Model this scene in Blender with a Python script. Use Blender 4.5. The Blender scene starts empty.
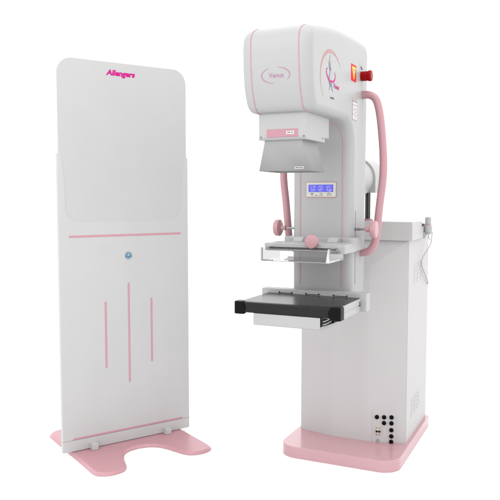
import bpy, bmesh, math, random
from mathutils import Vector, Matrix
R = math.radians
random.seed(4)
sc = bpy.context.scene
col = sc.collection

# ------------------------------------------------------------------ materials
def nodes(name):
    m = bpy.data.materials.new(name); m.use_nodes = True
    nt = m.node_tree
    return m, nt, nt.nodes['Principled BSDF']

def paint(name, rgb, rough=.4, spec=.5, metal=0., grain=.03, bump=.0, scale=60., coat=0.):
    """paint or moulded plastic: a faint cloudiness of tone and of gloss"""
    m, nt, b = nodes(name)
    tc = nt.nodes.new('ShaderNodeTexCoord')
    n = nt.nodes.new('ShaderNodeTexNoise'); n.inputs['Scale'].default_value = 7.; n.inputs['Detail'].default_value = 4.
    nt.links.new(tc.outputs['Object'], n.inputs['Vector'])
    mx = nt.nodes.new('ShaderNodeMix'); mx.data_type = 'RGBA'
    mx.inputs['A'].default_value = (*[c*(1-grain) for c in rgb], 1)
    mx.inputs['B'].default_value = (*[min(1, c*(1+grain)) for c in rgb], 1)
    nt.links.new(n.outputs['Fac'], mx.inputs['Factor'])
    nt.links.new(mx.outputs['Result'], b.inputs['Base Color'])
    mr = nt.nodes.new('ShaderNodeMapRange')
    mr.inputs['To Min'].default_value = max(.02, rough-.05); mr.inputs['To Max'].default_value = rough+.05
    nt.links.new(n.outputs['Fac'], mr.inputs['Value']); nt.links.new(mr.outputs['Result'], b.inputs['Roughness'])
    b.inputs['Specular IOR Level'].default_value = spec
    b.inputs['Metallic'].default_value = metal
    b.inputs['Coat Weight'].default_value = coat; b.inputs['Coat Roughness'].default_value = .15
    if bump:
        n2 = nt.nodes.new('ShaderNodeTexNoise'); n2.inputs['Scale'].default_value = scale; n2.inputs['Detail'].default_value = 2.
        nt.links.new(tc.outputs['Object'], n2.inputs['Vector'])
        bp = nt.nodes.new('ShaderNodeBump'); bp.inputs['Strength'].default_value = bump; bp.inputs['Distance'].default_value = .002
        nt.links.new(n2.outputs['Fac'], bp.inputs['Height']); nt.links.new(bp.outputs['Normal'], b.inputs['Normal'])
    return m

WHITE   = paint('white_enamel', (.328, .328, .328), .36, spec=.24)
WARM    = paint('cabinet_enamel', (.408, .394, .396), .42, spec=.2)
BOARD   = paint('board_laminate', (.412, .410, .410), .4, spec=.22)
SHEET   = paint('shield_sheet', (.394, .394, .394), .45, spec=.22, bump=.05, scale=220)
GREY    = paint('grey_plastic', (.262, .262, .262), .5, spec=.12)
PINK    = paint('pink_enamel', (.395, .212, .236), .27, spec=.4)
PINKB   = paint('base_pink', (.425, .246, .268), .18, spec=.7)
PINKF   = paint('foot_plate_pink', (.425, .222, .250), .34, spec=.35)
PINKL   = paint('trim_pink', (.42, .225, .26), .5, spec=.25)
PINKP   = paint('label_pink', (.35, .165, .20), .5)
PALEP   = paint('pale_pink_print', (.36, .215, .215), .5, spec=.2)
BLACK   = paint('black_plastic', (.004, .004, .004), .35, spec=.07)
DARK    = paint('dark_print', (.05, .05, .05), .6)
MIDG    = paint('grey_print', (.13, .13, .13), .6)
STEEL   = paint('steel', (.22, .22, .22), .22, metal=1.)
CHROME  = paint('dark_steel', (.05, .05, .05), .15, metal=1.)
REDP    = paint('red_button', (.235, .001, .003), .3, spec=.12)
REDL    = paint('red_print', (.56, .004, .022), .5, spec=.12)
YELL    = paint('yellow_print', (.58, .43, .004), .5, spec=.12)
LABEL   = paint('label_white', (.50, .50, .50), .5, spec=.2)
MAGENTA = paint('magenta_print', (.42, .004, .17), .5, spec=.2)
MAUVE   = paint('mauve_print', (.35, .155, .26), .5, spec=.2)
BLUE    = paint('blue_print', (.01, .22, .44), .5)
PALEB   = paint('pale_blue_print', (.27, .36, .45), .5)
CREAM   = paint('cream_plastic', (.46, .46, .42), .4)
TAN     = paint('tan_plastic', (.44, .38, .33), .4)
GOLD    = paint('gold_print', (.42, .30, .09), .5)

def carbon_mat(name, weave, rough, spec):
    m, nt, b = nodes(name)
    tc = nt.nodes.new('ShaderNodeTexCoord'); mp = nt.nodes.new('ShaderNodeMapping')
    mp.inputs['Rotation'].default_value = (0, R(38), 0)
    wv = nt.nodes.new('ShaderNodeTexWave'); wv.bands_direction = 'X'; wv.inputs['Scale'].default_value = 46; wv.inputs['Distortion'].default_value = .6
    wx = nt.nodes.new('ShaderNodeTexWave'); wx.bands_direction = 'Z'; wx.inputs['Scale'].default_value = 60
    ad = nt.nodes.new('ShaderNodeMath'); ad.operation = 'MULTIPLY_ADD'; ad.inputs[1].default_value = .45
    mx = nt.nodes.new('ShaderNodeMix'); mx.data_type = 'RGBA'
    mx.inputs['A'].default_value = (.006, .006, .006, 1); mx.inputs['B'].default_value = (.006+weave, .006+weave, .006+weave, 1)
    nt.links.new(tc.outputs['Object'], mp.inputs['Vector'])
    for t in (wv, wx): nt.links.new(mp.outputs['Vector'], t.inputs['Vector'])
    nt.links.new(wx.outputs['Fac'], ad.inputs[0]); nt.links.new(wv.outputs['Fac'], ad.inputs[2])
    nt.links.new(ad.outputs['Value'], mx.inputs['Factor'])
    nt.links.new(mx.outputs['Result'], b.inputs['Base Color'])
    b.inputs['Roughness'].default_value = rough; b.inputs['Specular IOR Level'].default_value = spec
    return m
CARBON = carbon_mat('carbon_weave', .015, .40, .10)
TOPMAT = carbon_mat('carbon_plate', .003, .26, .20)

def clear_mat():
    m, nt, b = nodes('clear_acrylic')
    b.inputs['Base Color'].default_value = (.80, .79, .79, 1)
    b.inputs['Transmission Weight'].default_value = 1.
    b.inputs['IOR'].default_value = 1.47
    n = nt.nodes.new('ShaderNodeTexNoise'); n.inputs['Scale'].default_value = 30
    mr = nt.nodes.new('ShaderNodeMapRange'); mr.inputs['To Min'].default_value = .01; mr.inputs['To Max'].default_value = .06
    nt.links.new(n.outputs['Fac'], mr.inputs['Value']); nt.links.new(mr.outputs['Result'], b.inputs['Roughness'])
    return m
CLEAR = clear_mat()

def screen_mat(name, rgb, strength):
    m, nt, b = nodes(name)
    n = nt.nodes.new('ShaderNodeTexNoise'); n.inputs['Scale'].default_value = 90
    mx = nt.nodes.new('ShaderNodeMix'); mx.data_type = 'RGBA'
    mx.inputs['A'].default_value = (*[c*.85 for c in rgb], 1); mx.inputs['B'].default_value = (*rgb, 1)
    nt.links.new(n.outputs['Fac'], mx.inputs['Factor'])
    nt.links.new(mx.outputs['Result'], b.inputs['Emission Color'])
    b.inputs['Base Color'].default_value = (.02, .02, .08, 1)
    b.inputs['Emission Strength'].default_value = strength; b.inputs['Roughness'].default_value = .25
    return m
SCREEN = screen_mat('blue_screen', (.085, .085, .80), .9)
GLYPH  = screen_mat('screen_glyphs', (.60, .60, .98), .95)

def floor_mat():
    m, nt, b = nodes('white_floor')
    n = nt.nodes.new('ShaderNodeTexNoise'); n.inputs['Scale'].default_value = 3
    mx = nt.nodes.new('ShaderNodeMix'); mx.data_type = 'RGBA'
    mx.inputs['A'].default_value = (.81, .81, .81, 1); mx.inputs['B'].default_value = (.82, .82, .82, 1)
    nt.links.new(n.outputs['Fac'], mx.inputs['Factor']); nt.links.new(mx.outputs['Result'], b.inputs['Base Color'])
    b.inputs['Roughness'].default_value = .9; b.inputs['Specular IOR Level'].default_value = .1
    return m
FLOOR = floor_mat()

# ------------------------------------------------------------------ mesh helpers
def link(o, parent=None):
    col.objects.link(o)
    if parent: o.parent = parent
    return o

def build(name, bm, mat, parent=None, angle=32, weighted=True):
    """close a bmesh into ONE mesh object"""
    bmesh.ops.recalc_face_normals(bm, faces=bm.faces[:])
    for f in bm.faces: f.smooth = True
    me = bpy.data.meshes.new(name); bm.to_mesh(me); bm.free()
    me.materials.append(mat)
    me.set_sharp_from_angle(angle=R(angle))
    o = link(bpy.data.objects.new(name, me), parent)
    if weighted:
        w = o.modifiers.new('normals', 'WEIGHTED_NORMAL'); w.keep_sharp = True
    return o

def merge(bm, other):
    me = bpy.data.meshes.new('tmp'); other.to_mesh(me); other.free()
    bm.from_mesh(me); bpy.data.meshes.remove(me)
    return bm

def box(bm, x0, x1, y0, y1, z0, z1, bev=0., seg=2):
    t = bmesh.new()
    v = [t.verts.new((x, y, z)) for x in (x0, x1) for y in (y0, y1) for z in (z0, z1)]
    for f in ((0,1,3,2),(4,6,7,5),(0,4,5,1),(2,3,7,6),(0,2,6,4),(1,5,7,3)): t.faces.new([v[i] for i in f])
    bmesh.ops.recalc_face_normals(t, faces=t.faces[:])
    if bev: bmesh.ops.bevel(t, geom=t.edges[:], offset=bev, segments=seg, profile=.5, affect='EDGES')
    return merge(bm, t)

def prism(bm, poly, place, a, b, bev_a=0., bev_b=0., seg=3, profile=.5):
    """polygon of 2D points extruded from depth a to depth b; place(p, q, d) gives the 3D point"""
    t = bmesh.new()
    A = [t.verts.new(place(p, q, a)) for p, q in poly]
    B = [t.verts.new(place(p, q, b)) for p, q in poly]
    n = len(poly)
    fa = t.faces.new(A); fb = t.faces.new(B[::-1])
    for i in range(n): t.faces.new((A[i], B[i], B[(i+1) % n], A[(i+1) % n]))
    bmesh.ops.recalc_face_normals(t, faces=t.faces[:])
    for f, w in ((fa, bev_a), (fb, bev_b)):
        if w: bmesh.ops.bevel(t, geom=list(f.edges), offset=w, segments=seg, profile=profile, affect='EDGES')
    return merge(bm, t)

UV = lambda p, q, d: (p, q, d)      # plan outline, extruded up
UZ = lambda p, q, d: (p, d, q)      # front outline, extruded in depth
VZ = lambda p, q, d: (d, p, q)      # side outline, extruded sideways

def rrect(x0, x1, y0, y1, r, n=6):
    """rounded rectangle; r may be one radius or four (x0y0, x1y0, x1y1, x0y1)"""
    r = [r]*4 if not isinstance(r, (list, tuple)) else r
    out = []
    for (cx, cy, a0), k in zip(((x0, y0, 180), (x1, y0, 270), (x1, y1, 0), (x0, y1, 90)), r):
        ox = cx + (k if cx == x0 else -k); oy = cy + (k if cy == y0 else -k)
        if k == 0: out.append((cx, cy)); continue
        for i in range(n+1):
            a = R(a0 + 90*i/n); out.append((ox + k*math.cos(a), oy + k*math.sin(a)))
    return out

def catmull(pts, k=6, closed=False):
    P = [Vector(p) for p in pts]; n = len(P); out = []
    rng = n if closed else n-1
    for i in range(rng):
        g = (lambda j: P[j % n]) if closed else (lambda j: P[max(0, min(n-1, j))])
        p0, p1, p2, p3 = g(i-1), g(i), g(i+1), g(i+2)
        for s in range(k):
            t = s/k
            out.append(.5*((2*p1) + (p2-p0)*t + (2*p0-5*p1+4*p2-p3)*t*t + (3*p1-p0-3*p2+p3)*t**3))
    if not closed: out.append(P[-1].copy())
    return out

def tube(bm, pts, r, seg=16, cap=True):
    P = [Vector(p) for p in pts]; n = len(P)
    rs = r if isinstance(r, (list, tuple)) else [r]*n
    T = [(P[min(i+1, n-1)] - P[max(i-1, 0)]).normalized() for i in range(n)]
    N = T[0].orthogonal().normalized(); rings = []
    for i in range(n):
        N = (N - T[i]*N.dot(T[i])).normalized(); B = T[i].cross(N)
        rings.append([bm.verts.new(P[i] + rs[i]*(math.cos(2*math.pi*k/seg)*N + math.sin(2*math.pi*k/seg)*B)) for k in range(seg)])
    for a, b in zip(rings, rings[1:]):
        for k in range(seg): bm.faces.new((a[k], a[(k+1) % seg], b[(k+1) % seg], b[k]))
    if cap: bm.faces.new(rings[0][::-1]); bm.faces.new(rings[-1])
    return bm

def lathe(bm, c, axis, prof, seg=40):
    """prof: (distance along the axis, radius)"""
    c = Vector(c); A = Vector(axis).normalized(); N = A.orthogonal().normalized(); B = A.cross(N)
    rings = []
    for d, r in prof:
        rings.append([bm.verts.new(c + A*d + max(r, 1e-5)*(math.cos(2*math.pi*k/seg)*N + math.sin(2*math.pi*k/seg)*B)) for k in range(seg)])
    for a, b in zip(rings, rings[1:]):
        for k in range(seg): bm.faces.new((a[k], a[(k+1) % seg], b[(k+1) % seg], b[k]))
    bm.faces.new(rings[0][::-1]); bm.faces.new(rings[-1])
    return bm

def ribbon(bm, line, widths, place, d0, d1):
    """a flat printed stroke of changing width along a 2D line"""
    L = [Vector((*p, 0)) for p in line]; n = len(L); a, b = [], []
    for i in range(n):
        t = (L[min(i+1, n-1)] - L[max(i-1, 0)]).normalized(); q = Vector((-t.y, t.x, 0))
        w = widths[i]/2
        a.append(L[i] + q*w); b.append(L[i] - q*w)
    poly = [(p.x, p.y) for p in a] + [(p.x, p.y) for p in b[::-1]]
    for i in range(n-1):
        prism(bm, [(a[i].x, a[i].y), (a[i+1].x, a[i+1].y), (b[i+1].x, b[i+1].y), (b[i].x, b[i].y)], place, d0, d1)
    return bm

def lettering(name, body, size, place, mat, parent, shear=0., bold=0., spacing=1., align='LEFT'):
    cu = bpy.data.curves.new(name, 'FONT'); cu.body = body; cu.size = size; cu.shear = shear
    cu.offset = bold; cu.extrude = .0006; cu.space_character = spacing; cu.align_x = align; cu.resolution_u = 4
    o = bpy.data.objects.new(name, cu); col.objects.link(o)
    dg = bpy.context.evaluated_depsgraph_get(); dg.update()
    me = bpy.data.meshes.new_from_object(o.evaluated_get(dg))
    col.objects.unlink(o); bpy.data.objects.remove(o)
    for v in me.vertices: v.co = Vector(place(v.co.x, v.co.y, v.co.z))
    me.materials.clear(); me.materials.append(mat)
    return link(bpy.data.objects.new(name, me), parent)

def thing(name, label, cat, loc, rz):
    o = bpy.data.objects.new(name, None); col.objects.link(o)
    o.location = loc; o.rotation_euler = (0, 0, rz); o.empty_display_size = .1
    o['label'] = label; o['category'] = cat
    return o

# ------------------------------------------------------------------ floor, light, camera
bm = bmesh.new()
vs = [bm.verts.new((x, y, 0)) for x, y in ((-40, -20), (40, -20), (40, 60), (-40, 60))]; bm.faces.new(vs)
fl = build('floor', bm, FLOOR, weighted=False); fl['kind'] = 'structure'

w = bpy.data.worlds.new('World'); sc.world = w; w.use_nodes = True
w.node_tree.nodes['Background'].inputs['Color'].default_value = (1, 1, 1, 1)
w.node_tree.nodes['Background'].inputs['Strength'].default_value = 1.9

def area(name, loc, target, size, power):
    l = bpy.data.lights.new(name, 'AREA'); l.shape = 'DISK'; l.size = size; l.energy = power
    o = bpy.data.objects.new(name, l); col.objects.link(o); o.location = loc
    o.rotation_euler = (Vector(target) - Vector(loc)).to_track_quat('-Z', 'Y').to_euler()
    return o
area('softbox', (1.09, 2.0, 3.9), (.35, 3.0, .2), 1.6, 14)
area('front_softbox', (-1.2, 1.0, 2.5), (.1, 3.0, 1.0), 1.5, 17)

cam = bpy.data.cameras.new('camera'); cam.lens = 50; cam.sensor_width = 36; cam.clip_end = 500; cam.clip_start = .05
co = bpy.data.objects.new('camera', cam); col.objects.link(co)
co.location = (0, 0, 1.22); co.rotation_euler = (R(90 - 4.29), 0, 0); sc.camera = co

TM, TS = R(25.13), R(55.59)
Um, Vm = Vector((math.cos(TM), -math.sin(TM), 0)), Vector((math.sin(TM), math.cos(TM), 0))
Us, Vs = Vector((math.sin(TS), math.cos(TS), 0)), Vector((-math.cos(TS), math.sin(TS), 0))

# ================================================================== the x-ray machine
m = thing('mammography_machine', 'white breast x-ray machine with rounded head and pink grab handles on a pink floor plate',
          'x-ray machine', -.9645*Um + 2.971*Vm, -TM)

# floor plate
bm = bmesh.new()
prism(bm, rrect(-.284, .284, 0, .765, [.085, .085, .035, .035], 10), UV, 0, .054, bev_b=.004, seg=2)
build('floor_plate', bm, PINKB, m)

# cabinet: bowed three-facet front whose cover slopes back above the table
W = .266; VF = .26; VB = .735; Z0, Z1 = .054, 1.022
KU, KV, KZ = .088, .221, .897
bm = bmesh.new()
V = lambda x, y, z: bm.verts.new((x, y, z))
lo = [V(-W, VF, Z0), V(-KU, KV, Z0), V(KU, KV, Z0), V(W, VF, Z0), V(W, VB, Z0), V(-W, VB, Z0)]
kl, kr = V(-KU, KV, KZ), V(KU, KV, KZ)
hi = [V(-W, VF, Z1), V(W, VF, Z1), V(W, VB, Z1), V(-W, VB, Z1)]
for f in ((lo[0], lo[1], kl, hi[0]), (lo[1], lo[2], kr, kl), (lo[2], lo[3], hi[1], kr), (kl, kr, hi[1], hi[0]),
          (lo[3], lo[4], hi[2], hi[1]), (lo[4], lo[5], hi[3], hi[2]), (lo[5], lo[0], hi[0], hi[3]), hi, lo): bm.faces.new(f)
bmesh.ops.recalc_face_normals(bm, faces=bm.faces[:])
bmesh.ops.bevel(bm, geom=[e for e in bm.edges if abs(e.verts[0].co.z - e.verts[1].co.z) > .5], offset=.003, segments=2, affect='EDGES')
cab = build('cabinet', bm, WARM, m, angle=4)
bm = bmesh.new()      # top cap, its back corner cut down
prism(bm, [(.247, 1.022), (.51, 1.022), (.51, 1.092), (.44, 1.108), (.247, 1.108)], VZ, -.283, .283, .003, .003, 2)
build('cabinet_cap', bm, WARM, cab)
bm = bmesh.new()
box(bm, -.26, .26, .513, .73, 1.023, 1.05, .004)
build('rear_cover', bm, WARM, cab)

def vent(v0, v1, z0, z1, rows, cols):
    bm = bmesh.new()
    pitch_v = (v1-v0)/cols; pitch_z = (z1-z0)/rows
    for c in range(cols):
        for r in range(rows):
            a, b = v0 + c*pitch_v, z0 + r*pitch_z + .03*(v0 + c*pitch_v - v0)
            prism(bm, [(a+.006, b+.002), (a+pitch_v-.006, b+.004), (a+pitch_v-.006, b+pitch_z-.002), (a+.006, b+pitch_z-.004)],
                  VZ, .2655, .2676, 0, .0006, 1)
    return build('vent_grille', bm, WARM, cab, angle=20)
vent(.375, .60, .805, .905, 5, 3)
vent(.36, .575, .150, .245, 5, 3)

# connector panel on the right facet
fd = Vector((W-KU, VF-KV, 0)).normalized(); fn = Vector((fd.y, -fd.x, 0))
def facet(u, z, d):          # d = how far proud of the facet
    s = (u-KU)/fd.x
    p = Vector((KU, KV, 0)) + fd*s + fn*d
    return (p.x, p.y, z)
FP = lambda p, q, d: facet(p, q, d)
bm = bmesh.new(); prism(bm, [(.112, .045), (.223, .045), (.223, .207), (.112, .207)], FP, -.002, .0022, 0, .0008, 1)
cp = build('connector_panel', bm, WARM, m)
for u, z in ((.133,.176), (.166,.177), (.2,.179), (.166,.149), (.2,.150), (.2,.117), (.2,.087), (.2,.060)):
    bm = bmesh.new(); c = facet(u, z, .0015)
    lathe(bm, c, fn, [(0, .0105), (.003, .0105), (.0035, .0085), (.010, .0080), (.0108, .0072), (.0108, .0035), (.005, .0033)], 20)
    build('socket', bm, BLACK, cp)
bm = bmesh.new(); prism(bm, [(.127, .088), (.152, .088), (.152, .130), (.127, .130)], FP, .001, .006, 0, .001, 1)
sw = build('breaker_switch', bm, TAN, cp)
bm = bmesh.new()
for k in (0, 1):
    u0 = .128 + .0125*k
    prism(bm, [(u0, .111), (u0+.0105, .111), (u0+.0085, .104), (u0+.002, .104)], FP, .005, .013)
    for z in (.124, .093): prism(bm, rrect(u0+.003, u0+.007, z-.002, z+.002, .0015, 3), FP, .005, .0066)
build('breaker_toggle', bm, BLACK, cp)
bm = bmesh.new(); lathe(bm, facet(.138, .062, .001), fn, [(0, .0085), (.003, .0085), (.0036, .007), (.0036, .001)], 24)
build('earth_stud', bm, GREY, cp)

# ---- C-arm: head and column in one moulded shell
AW = .1325
head_front = [(-.650, 1.524), (-.664, 1.531), (-.679, 1.546), (-.694, 1.579), (-.7045, 1.61), (-.7095, 1.64), (-.715, 1.685), (-.7175, 1.735),
              (-.717, 1.762), (-.712, 1.784), (-.702, 1.799), (-.683, 1.813)]
arch = [(-.335, 1.524), (-.300, 1.522), (-.272, 1.516), (-.250, 1.504), (-.233, 1.486), (-.222, 1.464), (-.2165, 1.438), (-.215, 1.41)]
top = [(-.655, 1.822), (-.60, 1.833), (-.52, 1.847), (-.43, 1.860), (-.34, 1.868), (-.24, 1.874), (-.15, 1.877), (-.055, 1.880), (-.035, 1.879), (-.015, 1.873), (.004, 1.860), (.014, 1.842), (.017, 1.82)]
prof = [(-.215, .79)] + arch[::-1] + head_front + top + [(.012, 1.5), (.005, 1.2), (.0, .79)]
bm = bmesh.new()
prism(bm, prof, VZ, -AW, AW, .034, .034, 6)
arm = build('c_arm', bm, WHITE, m, angle=40)

def front_v(z):              # surface of the head's front face
    for (v0, z0), (v1, z1) in zip(head_front, head_front[1:]):
        if z0 <= z <= z1: return v0 + (v1-v0)*(z-z0)/(z1-z0)
    return -.71
HF = lambda p, q, d: (p, front_v(q) - d, q)
CF = lambda p, q, d: (p, -.215 - d, q)
HS = lambda p, q, d: (AW + d, p, q)

for s in (-1, 1):            # trim lines: up the head front and round the column front
    bm = bmesh.new()
    path = [(s*.0905, v, z) for v, z in [(-.60, 1.524)] + head_front + top[:3]]
    tube(bm, catmull(path, 3), .0018, 8)
    build('trim_stripe', bm, PINKL, arm, weighted=False)
bm = bmesh.new()
P = [(.092, -.215, z) for z in (.855, 1.0, 1.2, 1.41)] + [(.0918, -.2165, 1.438), (.091, -.222, 1.464), (.089, -.233, 1.486), (.084, -.250, 1.504), (.074, -.268, 1.514), (.058, -.277, 1.518)]
P = P + [(-a, b, c) for a, b, c in P[::-1]]
tube(bm, catmull(P, 4), .0020, 8)
build('column_trim', bm, PINKL, arm, weighted=False)
for s in (-1, 1):
    bm = bmesh.new(); prism(bm, rrect(-.1645, -.1595, .86, 1.165, .0025, 4), VZ, s*(AW-.002), s*(AW+.0006))
    build('guide_slot', bm, MIDG, arm, weighted=False)

# maker's script on the front of the head
lettering('front_lettering', 'Venus', .0230, lambda x, y, z: (-.0235 + x, front_v(1.638+y) - .0004 - z, 1.638 + y), MAUVE, arm)
bm = bmesh.new()
def earc(cu, cz, ru, rz, a0, a1, n): return [(cu + ru*math.cos(R(a0+(a1-a0)*i/n)), cz + rz*math.sin(R(a0+(a1-a0)*i/n))) for i in range(n+1)]
def taper(n, w): return [w*(.12 + .88*math.sin(math.pi*i/n)) for i in range(n+1)]
ribbon(bm, earc(.002, 1.6455, .053, .0275, 118, 262, 20), taper(20, .0034), HF, -.001, .0008)
build('front_swoosh', bm, MAUVE, arm, weighted=False); bm = bmesh.new()
ribbon(bm, earc(.002, 1.6455, .053, .0275, 80, -36, 20), taper(20, .0034), HF, -.001, .0008)
build('front_swoosh', bm, MAUVE, arm, weighted=False)

# emblem printed on the head's side
bm = bmesh.new()
n = 30; arcp = earc(-.487, 1.652, .126, .104, 38, 222, n)
ribbon(bm, arcp, [max(.0012, .0138*math.sin(math.pi*(i/n)**.8)**1.5) for i in range(n+1)], HS, -.002, .0006)
build('emblem_arc', bm, PALEP, arm, weighted=False)
bm = bmesh.new()
for line, wd in (([(-.508,1.748), (-.512,1.725), (-.519,1.71), (-.512,1.69), (-.506,1.675)], [.001,.004,.009,.017,.005]),
                 ([(-.506,1.70), (-.512,1.665), (-.520,1.64), (-.516,1.62), (-.500,1.606)], [.003,.006,.011,.008,.002]),
                 ([(-.520,1.645), (-.505,1.625), (-.487,1.607), (-.474,1.588)], [.006,.007,.006,.002]),
                 ([(-.505,1.617), (-.512,1.600), (-.518,1.588)], [.005,.004,.001]),
                 ([(-.497,1.72), (-.507,1.70), (-.498,1.68)], [.001,.003,.001])):
    c = catmull([(p[0], 1.612 + (p[1]-1.588)*.8125, 0) for p in line], 4); k = len(c)
    ws = [wd[min(len(wd)-2, int(i/4))]*(1-(i % 4)/4) + wd[min(len(wd)-1, int(i/4)+1)]*((i % 4)/4) if i < k-1 else wd[-1] for i in range(k)]
    ribbon(bm, [(p.x, p.y) for p in c], [w_*.7 for w_ in ws], HS, -.002, .0007)
build('emblem_figure', bm, MIDG, arm, weighted=False)
bm = bmesh.new()
ribbon(bm, [(-.488,1.70), (-.489,1.685), (-.494,1.665), (-.494,1.645)], [.002,.006,.008,.004], HS, -.002, .0006)
build('emblem_shading', bm, PALEB, arm, weighted=False)
bm = bmesh.new(); ribbon(bm, [(-.492,1.640), (-.487,1.630), (-.486,1.617)], [.004,.011,.004], HS, -.002, .0009)
build('emblem_drop', bm, BLUE, arm, weighted=False)
bm = bmesh.new()
c = catmull([(p, q, 0) for p, q in ((-.533,1.690), (-.548,1.683), (-.543,1.665), (-.520,1.650), (-.490,1.647), (-.458,1.655), (-.447,1.672), (-.456,1.686))], 4); k = len(c)-1
ribbon(bm, [(p.x, p.y) for p in c], [.0015 + .0065*math.sin(math.pi*i/k) for i in range(k+1)], HS, -.002, .0010)
build('emblem_swoosh', bm, MAGENTA, arm, weighted=False)
lettering('side_lettering', 'Venus', .027, lambda x, y, z: (AW + .0003 + z, -.468 + x, 1.628 + y), MAGENTA, arm, shear=.2)
bm = bmesh.new(); ribbon(bm, [(-.506,1.589), (-.49,1.587), (-.475,1.590), (-.458,1.588)], [.002,.006,.006,.004], HS, -.002, .0008)
build('side_mark', bm, DARK, arm, weighted=False)

# labels on the head's side
bm = bmesh.new(); prism(bm, [(-.246,1.690), (-.178,1.690), (-.178,1.756), (-.246,1.756)], HS, -.002, .0010)
wl = build('warning_label', bm, REDL, m, weighted=False)
bm = bmesh.new(); prism(bm, [(-.240,1.748), (-.184,1.748), (-.206,1.698), (-.216,1.698)], HS, .0008, .0016); build('warning_triangle', bm, YELL, wl, weighted=False)
bm = bmesh.new(); prism(bm, [(-.226,1.742), (-.199,1.742), (-.208,1.712), (-.215,1.712)], HS, .0012, .0021); build('warning_centre', bm, LABEL, wl, weighted=False)
bm = bmesh.new()
prism(bm, [(-.217,1.738), (-.206,1.738), (-.209,1.728), (-.214,1.728)], HS, .0018, .0026)
for q in ((-.2115, 1.722), (-.2115, 1.716)): prism(bm, rrect(q[0]-.0025, q[0]+.0025, q[1]-.002, q[1]+.002, .0012, 2), HS, .0018, .0026)
build('warning_symbol', bm, MIDG, wl, weighted=False)
bm = bmesh.new(); prism(bm, [(-.224,1.536), (-.160,1.536), (-.160,1.619), (-.224,1.619)], HS, -.002, .0008)
sl = build('caution_label', bm, PALEP, m, weighted=False)
bm = bmesh.new()
for a in (-.221, -.190): prism(bm, [(a, 1.538), (a+.027, 1.538), (a+.027, 1.617), (a, 1.617)], HS, 0, .0014)
build('label_panel', bm, LABEL, sl, weighted=False)
bm = bmesh.new()
for a, zs in ((-.2095, (1.612, 1.597, 1.577, 1.560)), (-.1775, (1.612, 1.596, 1.582, 1.570, 1.556))):
    for i, z in enumerate(zs):
        h = .0018 if i else .0024; ww = .004 if i else .010
        prism(bm, [(a-ww, z-h), (a+ww, z-h), (a+ww, z+h), (a-ww, z+h)], HS, .001, .0020)
build('label_print', bm, MIDG, sl, weighted=False)

# emergency stop
bm = bmesh.new()
lathe(bm, (AW-.004, -.100, 1.727), (1, 0, 0), [(0, .0190), (.012, .0200), (.034, .0200), (.0345, .0215), (.037, .0228), (.045, .0228), (.0485, .0212), (.050, .017), (.050, .004)], 36)
es = build('emergency_stop', bm, REDP, m, angle=40)
bm = bmesh.new(); prism(bm, rrect(-.118, -.066, 1.742, 1.774, .004, 3), lambda p, q, d: (AW + d - (.012 if p > -.08 else 0), p, q), -.004, .0012)
el = build('stop_label', bm, LABEL, es, weighted=False)
bm = bmesh.new(); ribbon(bm, [(-.112, 1.765), (-.098, 1.760), (-.088, 1.757)], [.003, .006, .002], HS, .0008, .0020)
build('stop_print', bm, DARK, es, weighted=False)

# ---- collimator housing under the head
bm = bmesh.new()
box(bm, -.093, .093, -.643, -.396, 1.446, 1.5265, .0025)
box(bm, -.0925, .0925, -.6425, -.443, 1.4285, 1.450, .0012)
ch = build('collimator_housing', bm, WHITE, m)
bm = bmesh.new(); prism(bm, [(-.0605,1.4385), (.0605,1.4385), (.0605,1.4665), (-.0605,1.4665)], UZ, -.6438, -.641); ls = build('housing_strip', bm, PINKP, ch, weighted=False)
bm = bmesh.new(); prism(bm, [(.016,1.4475), (.046,1.4475), (.046,1.4590), (.016,1.4590)], UZ, -.6446, -.643); build('housing_label', bm, LABEL, ch, weighted=False)
bm = bmesh.new()
for a, b in ((.020, .027), (.028, .033), (.036, .042)): prism(bm, [(a,1.4515), (b,1.4515), (b,1.4555), (a,1.4555)], UZ, -.6451, -.644)
build('housing_print', bm, MIDG, ch, weighted=False)
bm = bmesh.new()
prism(bm, [(-.0915,1.4330), (.0915,1.4330), (.0915,1.4350), (-.0915,1.4350)], UZ, -.6455, -.642)
build('housing_lip', bm, WHITE, ch, weighted=False)
for c, ax in (((-.083, -.6424, 1.4395), (0,-1,0)), ((.083, -.6424, 1.4395), (0,-1,0)), ((.0926, -.468, 1.443), (1,0,0))):
    bm = bmesh.new(); lathe(bm, c, ax, [(0, .0028), (.0015, .0028), (.0018, .002), (.0010, .001)], 12); build('screw', bm, MIDG, ch)

# hood: a hollow tapering shield below the housing
bm = bmesh.new()
T = [(-.0715,-.634,1.430), (.0715,-.634,1.430), (.0715,-.479,1.430), (-.0715,-.479,1.430)]
B = [(-.0955,-.632,1.3175), (.0955,-.632,1.3175), (.0955,-.455,1.3175), (-.0955,-.455,1.3175)]
tv = [bm.verts.new(p) for p in T]; bv = [bm.verts.new(p) for p in B]
for i in range(4): bm.faces.new((tv[i], bv[i], bv[(i+1) % 4], tv[(i+1) % 4]))
bm.faces.new(tv)
hood = build('beam_hood', bm, GREY, m, weighted=False)
so = hood.modifiers.new('wall', 'SOLIDIFY'); so.thickness = .003; so.offset = -1
bm = bmesh.new(); prism(bm, [(.045,1.3245), (.0785,1.3245), (.0785,1.3325), (.045,1.3325)], lambda p, q, d: (p, d, q), -.6336, -.6312); build('hood_label', bm, LABEL, hood, weighted=False)
bm = bmesh.new()
for a, b in ((.048, .059), (.060, .066), (.067, .076)): prism(bm, [(a,1.3270), (b,1.3270), (b,1.3300), (a,1.3300)], UZ, -.6340, -.633)
build('hood_print', bm, DARK, hood, weighted=False)

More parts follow.
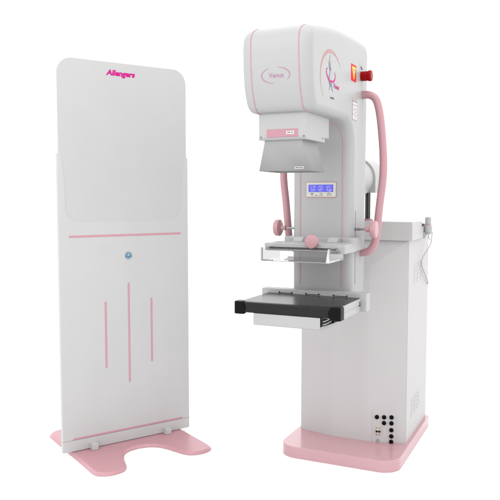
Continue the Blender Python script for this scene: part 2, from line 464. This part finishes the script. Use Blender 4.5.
# ---- display on the column
bm = bmesh.new(); prism(bm, rrect(-.0672, .0662, 1.2215, 1.2865, .005, 4), CF, -.002, .0020); dp = build('display_panel', bm, PINKL, m, weighted=False)
bm = bmesh.new(); prism(bm, rrect(-.0650, .0640, 1.2237, 1.2843, .004, 4), CF, 0, .0052, 0, .0022, 2); build('bezel', bm, CREAM, dp)
bm = bmesh.new(); prism(bm, [(-.0545,1.2445), (.0535,1.2445), (.0535,1.2750), (-.0545,1.2750)], CF, .004, .0060); scr = build('screen', bm, SCREEN, dp, weighted=False)
bm = bmesh.new()
for cx in (-.035, .0, .035):          # three groups of blurred marks
    for z, n in ((1.2695, 3), (1.2650, 4), (1.2585, 3), (1.2535, 4), (1.2490, 3)):
        for i in range(n):
            x = cx + (i-(n-1)/2)*.0062 + random.uniform(-.002, .002); hw = random.uniform(.0008, .0024); hh = random.uniform(.0007, .0019)
            prism(bm, [(x-hw, z-hh), (x+hw, z-hh), (x+hw, z+hh), (x-hw, z+hh)], CF, .0055, .0064)
build('screen_digits', bm, GLYPH, dp, weighted=False)
for x, z, a, b in ((-.039,1.2385,.007,.0018), (-.039,1.2320,.0016,.0040), (-.024,1.2300,.0035,.0012), (-.016,1.2300,.003,.0012), (-.003,1.2390,.0018,.0018), (.003,1.2365,.0025,.0014),
                   (-.004,1.2300,.003,.0012), (.005,1.2310,.0018,.003), (.034,1.2385,.006,.0014), (.031,1.2315,.0016,.0035), (.041,1.2320,.0035,.0013), (.045,1.2365,.0013,.0013)):
    bm = bmesh.new(); prism(bm, [(x-a, z-b), (x+a, z-b), (x+a, z+b), (x-a, z+b)], CF, .0045, .0057)
    build('key_print', bm, MIDG, dp, weighted=False)

# ---- grab handles and compression hand wheels, one pair each side
hp = [(.122,1.652), (.150,1.653), (.169,1.649), (.186,1.637), (.197,1.616), (.206,1.580), (.2135,1.53), (.2205,1.462), (.2255,1.39), (.2262,1.33), (.2230,1.278), (.2170,1.23), (.2115,1.18), (.2062,1.124), (.2010,1.066), (.197,1.042), (.189,1.018), (.175,.999), (.156,.9885), (.122,.9855)]
for s in (1, -1):
    bm = bmesh.new(); tube(bm, catmull([(s*u, -.079, z) for u, z in hp], 4), .0165, 20)
    build('grab_handle', bm, PINK, m)
    bm = bmesh.new()
    lathe(bm, (s*.178, -.169, 1.090), (s, 0, 0), [(0, .0105), (.019, .0115), (.021, .016), (.024, .031), (.027, .0355), (.036, .0372), (.043, .0365), (.047, .0335), (.0485, .029), (.0480, .012), (.0478, .002)], 40)
    kn = build('hand_wheel', bm, PINK, m, angle=45)
    bm = bmesh.new(); lathe(bm, (s*.128, -.169, 1.090), (s, 0, 0), [(0, .0055), (.026, .0055), (.027, .0040), (.053, .0040)], 16)
    build('shaft', bm, STEEL, kn)

# ---- compression carriage, paddle holder, clear paddle
bm = bmesh.new()
prism(bm, rrect(-.156, .156, -.262, -.105, [.03, .03, .004, .004], 6), UV, 1.003, 1.057, .003, .004, 2)
cc = build('compression_carriage', bm, WHITE, m)
for u0 in (-.088, .060):
    bm = bmesh.new(); prism(bm, [(-.318,1.038), (-.318,1.044), (-.296,1.060), (-.262,1.060), (-.262,1.030)], VZ, u0, u0+.042, .003, .003, 2)
    build('clamp_block', bm, WHITE, cc)
bm = bmesh.new()
pl = [(-.168,-.418), (.168,-.418), (.168,-.290), (.150,-.262), (-.150,-.262), (-.162,-.300), (-.168,-.345)]
prism(bm, pl, UV, 1.0245, 1.040, .001, .003, 2)
box(bm, .128, .168, -.4175, -.268, 1.004, 1.0255, .002)
box(bm, -.1675, -.150, -.4175, -.30, 1.010, 1.0255, .002)
box(bm, -.150, .150, -.33, -.262, 1.008, 1.0255, .002)
ph = build('paddle_holder', bm, WHITE, m)
bm = bmesh.new(); box(bm, -.150, .128, -.409, -.331, 1.0185, 1.0240); build('holder_slot', bm, DARK, ph, weighted=False)
bm = bmesh.new(); box(bm, -.152, .150, -.4195, -.345, 1.0105, 1.0165, .0015); build('paddle_rail', bm, STEEL, ph)
bm = bmesh.new(); lathe(bm, (.037, -.417, 1.050), (0, -1, 0), [(-.035, .008), (0, .008), (.002, .022), (.004, .0262), (.016, .0272), (.020, .0265), (.0225, .024), (.0228, .002)], 44)
build('paddle_knob', bm, PINK, m, angle=45)

bm = bmesh.new()      # open tray of clear acrylic
def tray(bm, u, v0, v1, z0, z1, t):
    o = [(-u, v0), (u, v0), (u, v1), (-u, v1)]; i = [(-u+t, v0+t), (u-t, v0+t), (u-t, v1-t), (-u+t, v1-t)]
    ob = [bm.verts.new((x, y, z0)) for x, y in o]; ot = [bm.verts.new((x, y, z1)) for x, y in o]
    ib = [bm.verts.new((x, y, z0+t)) for x, y in i]; it = [bm.verts.new((x, y, z1)) for x, y in i]
    for k in range(4):
        j = (k+1) % 4
        bm.faces.new((ob[k], ob[j], ot[j], ot[k])); bm.faces.new((ib[j], ib[k], it[k], it[j])); bm.faces.new((ot[k], ot[j], it[j], it[k]))
    bm.faces.new(ob[::-1]); bm.faces.new(ib)
tray(bm, .1385, -.519, -.335, .977, 1.0285, .0050)
cpd = build('compression_paddle', bm, CLEAR, m, weighted=False, angle=20)
bm = bmesh.new(); prism(bm, [(.1265,.9768), (.1390,.9768), (.1375,1.0295), (.1345,1.0295)], UZ, -.5200, -.5130); build('corner_rib', bm, LABEL, cpd, weighted=False)
bm = bmesh.new(); box(bm, -.1390, -.1325, -.5198, -.5135, .9768, 1.0290); build('corner_post', bm, GREY, cpd, weighted=False)
bm = bmesh.new(); box(bm, -.1325, .1265, -.5198, -.5165, .9765, .9790); build('front_edge', bm, GREY, cpd, weighted=False)
bm = bmesh.new(); prism(bm, [(-.513,.9770), (-.345,.9770), (-.345,.9800), (-.513,.9800)], VZ, .1360, .1392); build('edge_highlight', bm, LABEL, cpd, weighted=False)  # highlight on the tray's right bottom edge, put in as an opaque white strip

# ---- image receptor table
bm = bmesh.new()
box(bm, -.226, .226, -.314, -.262, .769, .842, .002)
box(bm, -.20, .20, -.262, -.20, .775, .820, .002)
br = build('table_bracket', bm, WHITE, m)
for u0 in (-.148, -.030, .088):
    bm = bmesh.new()
    box(bm, u0, u0+.060, -.3190, -.311, .8250, .8275, .0006); box(bm, u0, u0+.004, -.3190, -.311, .8275, .8315, .0006); box(bm, u0+.056, u0+.060, -.3190, -.311, .8275, .8315, .0006)
    build('bracket_clip', bm, BLACK, br)
    bm = bmesh.new(); box(bm, u0-.003, u0+.063, -.3215, -.313, .8246, .8254); build('clip_lip', bm, WHITE, br, weighted=False)
bm = bmesh.new(); box(bm, -.195, .200, -.585, -.3145, .790, .8245, .0015); tt = build('table_top', bm, TOPMAT, m)
bm = bmesh.new(); prism(bm, rrect(-.603, -.560, .7845, .8240, [.006, .002, .002, .006], 4), VZ, -.176, .176); build('front_strip', bm, CARBON, tt, angle=40)
for s in (-1, 1):
    bm = bmesh.new()
    oc = [(s*.172, -.586), (s*.172, -.604), (s*.180, -.6075), (s*.206, -.6075), (s*.2125, -.602), (s*.2135, -.585), (s*.2135, -.566), (s*.190, -.566)]
    prism(bm, oc, UV, .7775, .8270, .003, .005, 3)
    # the cap's rounded inner cheek, seen from the front
    prism(bm, [(s*.200, .779), (s*.176, .780), (s*.169, .788), (s*.1655, .802), (s*.169, .8165), (s*.178, .8255), (s*.200, .8265)], UZ, -.6085, -.58, .002, 0, 2)
    build('end_cap', bm, BLACK, tt)
    bm = bmesh.new()
    prism(bm, [(.193,.7735), (.2035,.7735), (.2035,.790), (.2022,.7925), (.2022,.798), (.2045,.8005), (.2045,.8185), (.2015,.8225), (.193,.8225)][::1], lambda p, q, d: (s*p, d, q), -.566, -.3145)
    build('side_rail', bm, WHITE, tt, angle=25)
bm = bmesh.new(); box(bm, .2035, .2052, -.338, -.326, .794, .812); build('rail_tag', bm, DARK, tt, weighted=False)
bm = bmesh.new()      # cassette tray below
box(bm, -.134, .134, -.600, -.34, .7405, .7838, .0015)
ct = build('cassette_tray', bm, WHITE, m)
bm = bmesh.new()
pan = [(-.134,-.594), (.138,-.596), (.146,-.57), (.1535,-.52), (.1575,-.46), (.1575,-.316), (-.1505,-.316), (-.1505,-.46), (-.1440,-.53)]
prism(bm, pan, UV, .737, .7515, .004, 0, 3); build('tray_pan', bm, WHITE, ct)
bm = bmesh.new(); box(bm, -.131, .1385, -.5985, -.330, .7508, .7839); box(bm, -.150, .1545, -.50, -.32, .7508, .7845); build('tray_recess', bm, BLACK, ct, weighted=False)
for z in (.7585, .7700):
    bm = bmesh.new(); box(bm, -.1395, .1475, -.588, -.505, z-.0022, z+.0022, .001); build('tray_runner', bm, WHITE, ct)
bm = bmesh.new(); prism(bm, [(.137,.7802), (.190,.7802), (.190,.7835), (.137,.7835)], UZ, -.580, -.33); build('tray_hanger', bm, WHITE, ct, weighted=False)
bm = bmesh.new(); prism(bm, [(-.190,.7802), (-.137,.7802), (-.137,.7835), (-.190,.7835)], UZ, -.580, -.33)
build('tray_hanger', bm, WHITE, ct, weighted=False)

# ---- pivot and lifting rod behind the column
bm = bmesh.new(); lathe(bm, (0, -.01, 1.312), (0, 1, 0), [(0, .09), (.285, .09)], 56); build('pivot_hub', bm, WHITE, m, angle=45)
bm = bmesh.new()
hs = [(-.1,1.245), (.1,1.245)] + [(.1*math.cos(R(a)), 1.312 + .1*math.sin(R(a))) for a in range(0, 181, 9)]
prism(bm, hs, UZ, .27, .47, .004, .004, 2); build('pivot_housing', bm, WHITE, m)
bm = bmesh.new(); lathe(bm, (.028, .40, 1.1075), (0, 0, 1), [(0, .0135), (.17, .0135)], 24); rod = build('lift_rod', bm, CHROME, m)
bm = bmesh.new(); lathe(bm, (.024, .40, 1.1082), (0, 0, 1), [(0, .030), (.007, .030), (.009, .027), (.009, .014)], 30); build('rod_collar', bm, PINK, rod)
# holder on the cabinet's side for the hand switch
bm = bmesh.new()
box(bm, .262, .300, .520, .528, 1.045, 1.085, .002); box(bm, .262, .292, .505, .512, 1.02, 1.05, .002)
prism(bm, [(.300+.020*math.cos(R(a)), .53+.020*math.sin(R(a))) for a in range(0, 360, 15)], UV, 1.050, 1.082, .002, .002, 2)
sh = build('switch_holder', bm, WHITE, m)
bm = bmesh.new(); box(bm, .283, .289, .463, .478, 1.082, 1.094); box(bm, .283, .289, .490, .502, 1.082, 1.094); build('holder_screw', bm, DARK, sh, weighted=False)

# ================================================================== hand switch hung on the cabinet
h = thing('hand_switch', 'white exposure hand switch on a thin cable, hooked to the side of the cabinet', 'hand switch', -.9645*Um + 2.971*Vm, -TM)
bm = bmesh.new()
lathe(bm, (.300, .530, 1.084), (0, 0, 1), [(-.046, .012), (-.040, .0165), (0, .0170), (.002, .0150), (.034, .0155), (.040, .013), (.043, .006)], 28)
build('grip', bm, WHITE, h)
bm = bmesh.new(); lathe(bm, (.300, .530, 1.088), (0, 0, 1), [(0, .0156), (.003, .0156)], 28); build('ring', bm, PINKP, h)
bm = bmesh.new()
pts = [(.300,.530,1.040), (.301,.540,1.022), (.303,.575,1.010), (.304,.620,1.016), (.303,.650,1.034), (.300,.648,1.050), (.300,.600,1.0)]
pts = [(.300,.530,1.040), (.303,.555,1.015), (.304,.60,1.012), (.303,.622,1.03), (.302,.628,1.05), (.303,.622,1.02), (.300,.60,.985), (.290,.565,.955), (.280,.52,.925), (.276,.505,.905), (.276,.515,.885), (.276,.56,.855), (.276,.63,.815), (.2735,.69,.785), (.2690,.722,.769)]
tube(bm, catmull(pts, 6), .0026, 10); build('cable', bm, WHITE, h)

# ================================================================== standing shield
s_ = thing('radiation_shield', 'tall white upright screen with pink grooves on a pink cut-out foot plate', 'shield', 1.4165*Us + 3.129*Vs, math.pi/2 - TS)
# foot plate, X-shaped, chamfered rim
q = [(.302,0), (.3015,-.12), (.302,-.245), (.2995,-.283), (.286,-.309), (.262,-.325), (.228,-.333), (.195,-.329), (.166,-.315), (.148,-.288), (.133,-.248), (.121,-.205), (.108,-.170), (.086,-.133), (.050,-.106), (0,-.096)]
q = catmull([(a, b, 0) for a, b in q], 3)
q = [(p.x, p.y) for p in q]
half = q + [(-a, b) for a, b in q[-2::-1]]            # front edge, right to left
full = half[:-1] + [(-a, -b*1.105) for a, b in half[:-1]]
bm = bmesh.new(); n = len(full); inn = []
for k in range(n):
    t = Vector(full[(k+1) % n]) - Vector(full[k-1]); q_ = Vector((t.y, -t.x)).normalized()
    inn.append((full[k][0] - q_.x*.012, full[k][1] - q_.y*.012))
if sum(full[k][0]*full[(k+1) % n][1] - full[(k+1) % n][0]*full[k][1] for k in range(n)) < 0:
    inn = [(2*full[k][0] - inn[k][0], 2*full[k][1] - inn[k][1]) for k in range(n)]
ring = [[bm.verts.new((p, r_, z)) for p, r_ in pts_] for pts_, z in ((full, .001), (full, .0035), (inn, .0145))]
for a_, b_ in zip(ring, ring[1:]):
    for k in range(n): bm.faces.new((a_[k], a_[(k+1) % n], b_[(k+1) % n], b_[k]))
tf = bm.faces.new(ring[2]); bf = bm.faces.new(ring[0][::-1])
bm.normal_update(); bmesh.ops.triangulate(bm, faces=[tf, bf])
fp = build('foot_plate', bm, PINKF, s_, angle=15, weighted=False)
for u in (-.192, .202):
    bm = bmesh.new(); box(bm, u-.016, u+.016, -.034, .046, .0148, .046, .003); build('clamp_foot', bm, BOARD, s_)
# lower board with the pocket
def arc(cx, cz, r, a0, a1, n=8): return [(cx + r*math.cos(R(a0+(a1-a0)*i/n)), cz + r*math.sin(R(a0+(a1-a0)*i/n))) for i in range(n+1)]
right = [(.340,.0715), (.340,1.424), (.328,1.4245)] + arc(.326, 1.4165, .008, 75, 180, 5)[1:] + [(.315,1.36), (.307,1.30), (.305,1.18)] + arc(.240, 1.1725, .065, 0, -90, 9) + [(.0,1.106)]
outl = right + [(-a, b) for a, b in right[-2::-1]]
bm = bmesh.new(); prism(bm, outl, UZ, 0, .022, .0012, .0012, 1)
bd = build('lower_board', bm, BOARD, s_)
bm = bmesh.new(); prism(bm, [(-.340,.018), (.340,.018), (.340,.0706), (-.340,.0706)], UZ, -.0003, .0223, .0008, .0008, 1); build('kick_rail', bm, BOARD, s_)
# upper sheet
bm = bmesh.new(); prism(bm, rrect(-.333, .333, 1.075, 1.8615, [.03, .03, .072, .072], 10), UZ, .0018, .0135, .0008, .0008, 1)
sheet = build('upper_sheet', bm, SHEET, s_)
lettering('sheet_lettering', 'Allengers', .0345, lambda x, y, z: (-.0925 + x*1.10, 0.0016 - z, 1.8005 + y), MAGENTA, sheet, shear=.2, bold=.0016, spacing=1.0)
# pink inlay strips
for x0, x1, z0, z1 in ((-.292, .297, 1.0345, 1.0450), (-.291, .300, .0725, .0815), (-.1215, -.1110, .398, .722), (-.0003, .0102, .311, .806), (.1222, .1327, .398, .722)):
    bm = bmesh.new(); r = .004
    prism(bm, rrect(x0, x1, z0, z1, r, 3), UZ, -.0010, .004, .0006, 0, 1); build('inlay_strip', bm, PINKL, bd)
# round seal
SP = lambda p, q, d: (.006 + p, -d, .9395 + q)
bm = bmesh.new(); prism(bm, [(.0178*math.cos(R(a)), .0178*math.sin(R(a))) for a in range(0, 360, 10)], SP, -.002, .0014); se = build('round_seal', bm, MIDG, s_, weighted=False)
bm = bmesh.new(); prism(bm, [(.0160*math.cos(R(a)), .0160*math.sin(R(a))) for a in range(0, 360, 10)], SP, 0, .0020); build('seal_rim', bm, PALEB, se, weighted=False)
bm = bmesh.new(); prism(bm, [(.0135*math.cos(R(a)), .0135*math.sin(R(a))) for a in range(0, 360, 10)], SP, 0, .0026); build('seal_disc', bm, BLUE, se, weighted=False)
bm = bmesh.new(); prism(bm, [(-.017,-.0062), (.017,-.0062), (.017,-.0002), (-.017,-.0002)], SP, 0, .0032); build('seal_band', bm, MIDG, se, weighted=False)
bm = bmesh.new(); ribbon(bm, earc(0, 0, .0150, .0150, 30, 150, 12), taper(12, .0028), SP, 0, .0033); build('seal_arc', bm, GOLD, se, weighted=False)
bm = bmesh.new(); prism(bm, [(-.0075,.0003), (.0075,.0003), (.003,.0045), (0,.0025), (-.003,.005)], SP, 0, .0030)
prism(bm, rrect(-.001, .003, .006, .0085, .001, 2), SP, 0, .0030); build('seal_mark', bm, LABEL, se, weighted=False)

# ------------------------------------------------------------------ render settings
sc.view_settings.view_transform = 'Standard'; sc.view_settings.look = 'None'
sc.view_settings.exposure = 0; sc.view_settings.gamma = 1; sc.view_settings.use_curve_mapping = False
cy = sc.cycles
cy.max_bounces = 14; cy.diffuse_bounces = 5; cy.glossy_bounces = 5; cy.transmission_bounces = 12; cy.transparent_max_bounces = 12
cy.use_denoising = True; cy.denoiser = 'OPENIMAGEDENOISE'; cy.denoising_input_passes = 'RGB'
